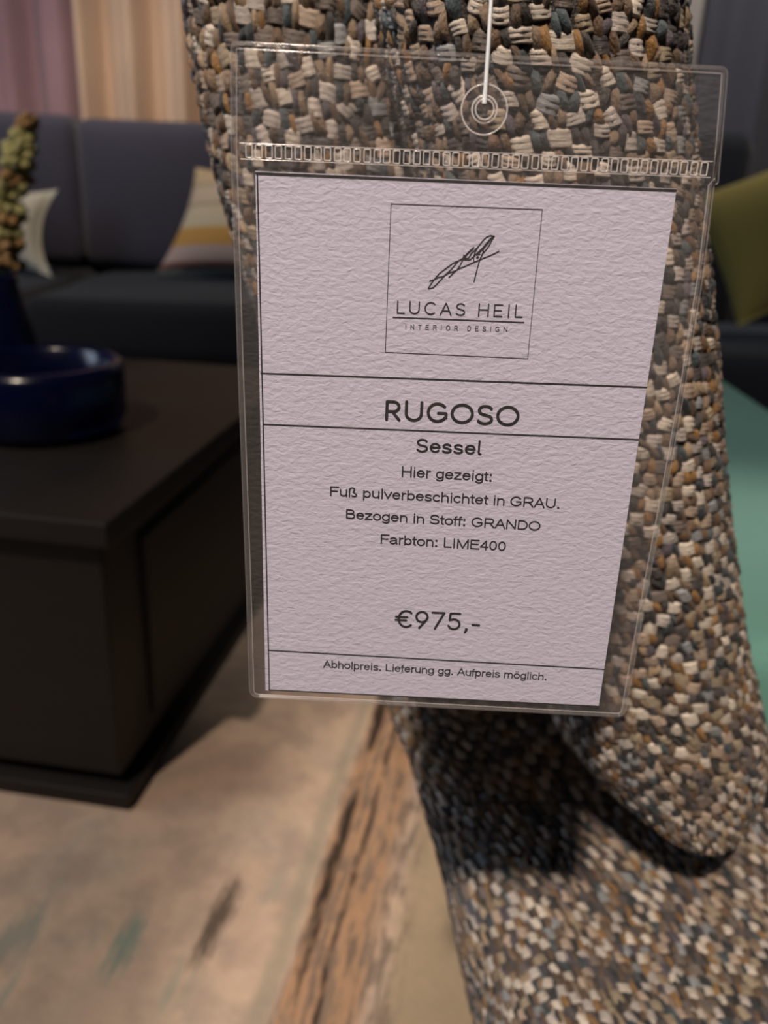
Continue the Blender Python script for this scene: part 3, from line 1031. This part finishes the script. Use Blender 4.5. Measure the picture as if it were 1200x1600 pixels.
    G['ß'] = (.85, [[(.13, 0), (.13, .70)] + arc_(.36, .70, .23, .25, 180, 20, 12) + [(.50, .60), (.44, .50), (.60, .38)] + arc_(.51, .20, .23, .155, 40, -140, 12)])
    G['ö'] = (.78, G['o'][1] + [[(.27, .93), (.27, .955)], [(.51, .93), (.51, .955)]])
    G['0'] = (.78, [arc_(.39, .5, .28, .45, 0, 360, 28)])
    G['4'] = (.78, [[(.54, 0), (.54, .95), (.06, .29), (.72, .29)]])
    G['.'] = (.39, [[(.15, .03), (.22, .03), (.22, .10), (.15, .10), (.15, .03)]])
    G[':'] = (.39, [[(.15, .03), (.22, .03), (.22, .10), (.15, .10), (.15, .03)], [(a, b + .58) for a, b in [(.15, .03), (.22, .03), (.22, .10), (.15, .10), (.15, .03)]]])
    G[' '] = (.39, [])
    return G


ARIAL = letters()
GEO = dict(ARIAL)                                     # rounder, wider set for the headings
GEO['R'] = (.80, [[(.10, 0), (.10, .96), (.40, .96)] + arc_(.40, .70, .27, .26, 90, -90)[1:] + [(.10, .44)], [(.36, .44), (.70, 0)]])
GEO['U'] = (.98, [[(.12, 1), (.12, .38)] + arc_(.48, .38, .36, .35, 180, 360, 16) + [(.84, 1)]])
GEO['G'] = (1.04, [arc_(.52, .5, .44, .47, 42, 330, 26) + [(.93, .24), (.93, .47), (.56, .47)]])
GEO['O'] = (1.10, [arc_(.55, .5, .48, .47, 0, 360, 36)])
GEO['S'] = (.86, [arc_(.44, .73, .30, .23, 25, 240, 14) + [(.44, .49)] + arc_(.43, .26, .33, .23, 55, -155, 14)])
GEO['C'] = (1.0, [arc_(.53, .5, .44, .47, 48, 312, 26)])
GEO['E'] = (.78, [[(.70, .97), (.10, .97), (.10, .03), (.70, .03)], [(.10, .50), (.62, .50)]])
GEO['L'] = (.70, [[(.10, 1), (.10, .03), (.64, .03)]])
GEO['l'] = (.36, [[(.13, 1.06), (.13, .17)] + arc_(.24, .17, .11, .13, 180, 280, 6)])
GEO['€'] = (.92, [arc_(.56, .5, .40, .47, 48, 312, 26), [(.02, .60), (.62, .60)], [(.0, .42), (.56, .42)]])
GEO['9'] = (.78, [arc_(.38, .66, .30, .30, 0, 360, 26), [(.66, .57), (.60, .45), (.26, 0)]])
GEO['7'] = (.76, [[(.05, .95), (.68, .95), (.22, 0)]])
GEO['5'] = (.80, [[(.66, .95), (.16, .95), (.13, .55)] + arc_(.37, .32, .30, .29, 118, -160, 20)])
GEO[','] = (.32, [[(.16, .07), (.17, .02), (.09, -.13)], [(.13, .06), (.18, .05)]])
GEO['-'] = (.46, [[(.05, .33), (.40, .33)]])


def lay(ink, text, font, u0, v0, u1, v1, cap, wd, space=0.0):
    """text whose ink runs from (u0,v0) to (u1,v1) along the baseline, in millimetres"""
    x, items = 0.0, []
    for ch in text:
        adv, st = font[ch]
        for s in st: items.append([(x + a, b) for a, b in s])
        x += adv + space
    xs = [p[0] for s in items for p in s]
    lo, hi = min(xs), max(xs)
    pad = wd / 2
    sx = (u1 - u0 - 2 * pad) / (hi - lo)
    for s in items:
        pts = []
        for a, b in s:
            f = (a - lo) / (hi - lo)
            pts.append((u0 + pad + (a - lo) * sx, v0 + (v1 - v0) * f - (b * (cap - wd) + pad)))
        ink.stroke(pts, wd)


I = Ink()      # frame and rules
I.stroke([(0.50, 0.45), (1.23, 147.6)], 0.35)
I.stroke([(0.3, 0.55), (104.8, 0.40)], 0.62)
I.stroke([(1.2, 147.7), (104.9, 147.7)], 0.45)
I.stroke([(0.5, 50.16), (104.9, 49.24)], 0.42)
I.stroke([(0.9, 64.16), (104.9, 63.61)], 0.40)
I.stroke([(1.2, 133.95), (104.9, 134.80)], 0.42)
I.build('printed_rule_lines', M_ink, pc)

I = Ink()      # emblem
sq = [(34.21, 6.27), (72.27, 6.1), (72.24, 43.08), (34.08, 43.08)]
I.stroke(sq + [sq[0]], 0.17)
lay(I, 'LUCAS HEIL', GEO, 36.7, 33.1, 69.9, 32.75, 3.45, 0.36, 0.24)
I.stroke([(35.79, 33.95), (70.3, 33.78)], 0.30)
lay(I, 'INTERIOR DESIGN', ARIAL, 39.2, 36.95, 66.1, 36.45, 1.40, 0.15, 0.92)
SIG = [[[45.0, 26.32], [44.72, 26.28], [45.13, 25.49], [45.96, 24.17], [47.31, 22.51], [48.85, 21.26], [50.73, 19.84], [52.8, 18.75], [53.48, 18.22]],
       [[45.0, 26.32], [45.89, 26.06], [46.75, 25.25], [48.27, 23.48], [49.28, 22.42], [50.46, 21.19], [52.11, 19.11], [53.06, 18.57]],
       [[44.98, 24.44], [45.96, 24.09], [47.18, 23.44], [48.43, 23.14], [49.81, 22.23], [51.21, 21.75], [52.25, 21.12], [53.64, 20.56], [56.06, 19.37], [58.48, 18.26], [60.54, 17.35], [61.56, 16.81], [62.24, 16.4]],
       [[53.35, 17.72], [53.17, 18.9], [52.55, 20.26], [51.9, 21.3], [50.89, 22.27], [49.88, 23.33]],
       [[53.22, 18.39], [54.13, 17.36], [55.12, 16.32], [55.76, 15.76], [55.48, 16.31], [54.31, 17.35], [53.49, 18.38], [54.57, 18.51], [55.2, 17.31], [56.19, 16.28], [56.68, 15.79]],
       [[53.34, 18.81], [54.95, 18.82], [55.96, 17.95], [56.95, 16.91], [58.1, 15.7], [59.54, 13.83], [60.52, 12.89]],
       [[56.04, 19.11], [55.88, 18.12], [56.22, 16.77], [56.84, 15.59], [57.8, 14.23], [58.78, 13.2], [59.72, 12.76], [60.79, 12.88], [60.25, 13.8], [59.65, 15.14], [58.86, 16.33], [58.13, 17.19], [57.91, 17.87]],
       [[60.46, 13.14], [59.54, 13.83], [58.91, 14.84], [58.29, 15.86], [58.19, 16.86], [57.75, 18.04], [57.39, 19.23], [57.06, 20.75], [56.68, 22.8], [56.46, 24.13]],
       [[56.73, 17.58], [57.47, 16.72], [58.45, 15.69], [59.25, 14.66], [60.04, 13.48]],
       [[57.17, 17.48], [57.48, 17.35]]]
for s in SIG: I.stroke(s, 0.30)
I.stroke([[56.78, 18.17], [57.04, 18.07]], 0.5)
I.build('printed_emblem', M_inkthin, pc)

I = Ink()      # headings
lay(I, 'RUGOSO', GEO, 34.65, 61.65, 71.55, 61.75, 6.0, 0.84, 0.10)
lay(I, 'Sessel', GEO, 43.7, 70.15, 62.0, 70.2, 4.2, 0.6, 0.04)
I.build('printed_heading', M_ink, pc)
I = Ink()      # description
lay(I, 'Hier gezeigt:', ARIAL, 39.95, 77.4, 65.4, 77.6, 3.25, 0.41)
lay(I, 'Fuß pulverbeschichtet in GRAU.', ARIAL, 19.7, 84.0, 85.35, 84.6, 3.15, 0.41)
lay(I, 'Bezogen in Stoff: GRANDO', ARIAL, 24.4, 90.6, 80.6, 91.55, 3.15, 0.41)
lay(I, 'Farbton: LIME400', ARIAL, 34.65, 97.7, 71.2, 98.2, 3.2, 0.41)
I.build('printed_description', M_ink, pc)
I = Ink()      # price
lay(I, '€975,-', GEO, 39.7, 124.35, 65.75, 124.3, 6.3, 0.72, 0.10)
I.build('printed_price', M_ink, pc)
I = Ink()
lay(I, 'Abholpreis. Lieferung gg. Aufpreis möglich.', ARIAL, 18.15, 139.05, 87.65, 139.65, 2.75, 0.36)
I.build('printed_footnote', M_ink, pc)

# wallet
def rounded(poly, r=2.5, n=6):
    out = []
    k = len(poly)
    for i in range(k):
        p, a, b = np.array(poly[i][:2]), np.array(poly[i - 1][:2]), np.array(poly[(i + 1) % k][:2])
        rr = poly[i][2] if len(poly[i]) > 2 else r
        if rr <= 0:
            out.append(tuple(p)); continue
        da, db = (a - p) / np.linalg.norm(a - p), (b - p) / np.linalg.norm(b - p)
        s, e = p + da * rr, p + db * rr
        for t_ in np.linspace(0, 1, n):
            out.append(tuple((1 - t_) ** 2 * s + 2 * t_ * (1 - t_) * p + t_ ** 2 * e))
    return out


FLAP_B = -4.4
body = [(-5.75, FLAP_B, 0), (113.6, FLAP_B, 0), (113.8, 0, 0), (114.8, 20, 0), (115.0, 45, 0), (114.7, 75, 0), (114.0, 105, 0), (113.6, 130, 0), (113.4, 150.7, 3.0), (-4.9, 150.3, 3.2), (-5.0, 113, 0), (-5.6, 45, 0)]
flap = [(-5.1, -28.0, 1.8), (112.5, -26.9, 1.8), (113.6, -15, 0), (114.7, -1.6, 0.3), (113.6, FLAP_B, 0), (-5.75, FLAP_B, 0)]
flap_full = [(-5.1, -28.0, 1.8), (112.5, -26.9, 1.8), (113.6, -15, 0), (114.7, -1.6, 0.4), (113.8, -1.2, 0)] + [p for p in body[3:]] + [(-5.75, FLAP_B, 0)]


def sheet(poly, off, nfill=0):
    pts = rounded(poly)
    b = bmesh.new()
    vs = [b.verts.new(card(u, v, off)) for u, v in pts]
    f = b.faces.new(vs)
    b.normal_update()
    if Vector(KN).dot(f.normal) < 0: f.normal_flip()
    bmesh.ops.triangulate(b, faces=b.faces[:])
    return b


wl = empty('plastic_wallet', tuple(card(54, 150.5)), 'clear embossed plastic wallet hanging on a nylon thread, holding the white price card', 'price tag holder')
link('front_film', from_bm('front_film', sheet(body, 0.0010)), M_film, wl, smooth=False)
link('back_film', from_bm('back_film', sheet(body, -0.0008)), M_back, wl, smooth=False)
link('hanging_flap', from_bm('hanging_flap', sheet(flap, 0.0010)), M_flap, wl, smooth=False)


def offset_ring(pts, d):
    P = np.array(pts)
    k = len(P)
    out = []
    for i in range(k):
        t_ = P[(i + 1) % k] - P[i - 1]
        t_ /= np.linalg.norm(t_) + 1e-9
        out.append(P[i] + np.array([-t_[1], t_[0]]) * d)
    return np.array(out)


rg = rounded(flap_full)
R0 = np.array(rg)
ctr = R0.mean(0)
sgn = 1 if np.linalg.norm(offset_ring(rg, 1.0)[5] - ctr) < np.linalg.norm(R0[5] - ctr) else -1
R1, R2 = offset_ring(rg, sgn * 0.75), offset_ring(rg, sgn * 1.45)


def band_mesh(A, offA, Bq, offB):
    k = len(A)
    V = [card(u, v, offA) for u, v in A] + [card(u, v, offB) for u, v in Bq]
    F = [(i, (i + 1) % k, k + (i + 1) % k, k + i) for i in range(k)]
    return np.array(V), np.array(F)


link('weld_rim', mesh_np('weld_rim', *merge([band_mesh(R0, 0.0002, R1, 0.0017), band_mesh(R1, 0.0017, R2, 0.0011)])), M_rim, wl)
# fine bright edge bead all round
tb_ = [tuple(card(u, v, 0.0009)) for u, v in rg]
link('edge_bead', mesh_np('edge_bead', *tube_np(tb_, 0.00022, 8, closed=True)), M_rim, wl)
tb_ = [tuple(card(u, v, 0.0013)) for u, v in R2]
link('weld_seam', mesh_np('weld_seam', *tube_np(tb_, 0.00018, 8, closed=True)), M_seam, wl)
# ladder of little welded rectangles below the flap
parts = []
n = 47
for i in range(n):
    u0 = -2.0 + i * (114.3 / n) + random.uniform(-.1, .1)
    vt = -5.85 - 0.3 * i / n
    wdt, hh = 1.55, 2.9
    loop = rounded([(u0, vt), (u0 + wdt, vt), (u0 + wdt, vt + hh), (u0, vt + hh)], 0.25, 3)
    parts.append(tube_np([tuple(card(a, b, 0.0012)) for a, b in loop], 0.00017, 6, closed=True))
for vv in (-6.15, -2.55):
    parts.append(tube_np([tuple(card(a, vv - 0.3 * (a + 2) / 114, 0.0011)) for a in np.linspace(-3.5, 112.5, 20)], 0.00012, 6))
link('welded_strip', mesh_np('welded_strip', *merge(parts)), M_ring, wl)

# nylon loop fastener
fa = empty('nylon_fastener', tuple(card(55.9, -15.7)), 'white nylon thread with clear round washer holding up the plastic wallet', 'tag fastener')
th_pts = [card(55.7, -16.9, 0.0024), card(55.75, -20, 0.0024), card(55.7, -30, 0.0026), card(55.6, -40, 0.0020), card(56.5, -90, -0.012), card(58, -140, -0.04),
          np.array([0.0235, 0.306, 0.956]), np.array([0.0238, 0.3165, 0.960])]
link('thread', mesh_np('thread', *tube_np(th_pts, [0.00062, 0.00052, 0.00045, 0.00042, 0.0004, 0.0004, 0.0004, 0.0004], 10)), M_nylon, fa)


def ring3(r, off, tr, k=40):
    return tube_np([tuple(card(55.9 + r * math.cos(a), -15.7 + r * math.sin(a), off)) for a in np.linspace(0, 2 * np.pi, k, endpoint=False)], tr, 8, closed=True)


def disc(r0, r1, o0, o1, k=40):
    a = np.linspace(0, 2 * np.pi, k, endpoint=False)
    return band_mesh(np.stack([55.9 + r0 * np.cos(a), -15.7 + r0 * np.sin(a)], 1), o0, np.stack([55.9 + r1 * np.cos(a), -15.7 + r1 * np.sin(a)], 1), o1)


link('washer', mesh_np('washer', *merge([disc(5.5, 2.9, 0.0013, 0.0016), disc(3.0, 2.2, 0.0019, 0.0026)])), M_wash, fa)
link('washer_ring', mesh_np('washer_ring', *merge([ring3(5.5, 0.0014, 0.00022), ring3(3.0, 0.0019, 0.00026), ring3(2.2, 0.0026, 0.00022)])), M_ring, fa)
link('thread_knob', mesh_np('thread_knob', *merge([disc(2.1, 0.02, 0.0018, 0.0022), tube_np([card(55.7, -17.3, 0.0026), card(55.8, -14.2, 0.0022)], [0.0007, 0.0003], 8)])), M_wash, fa)
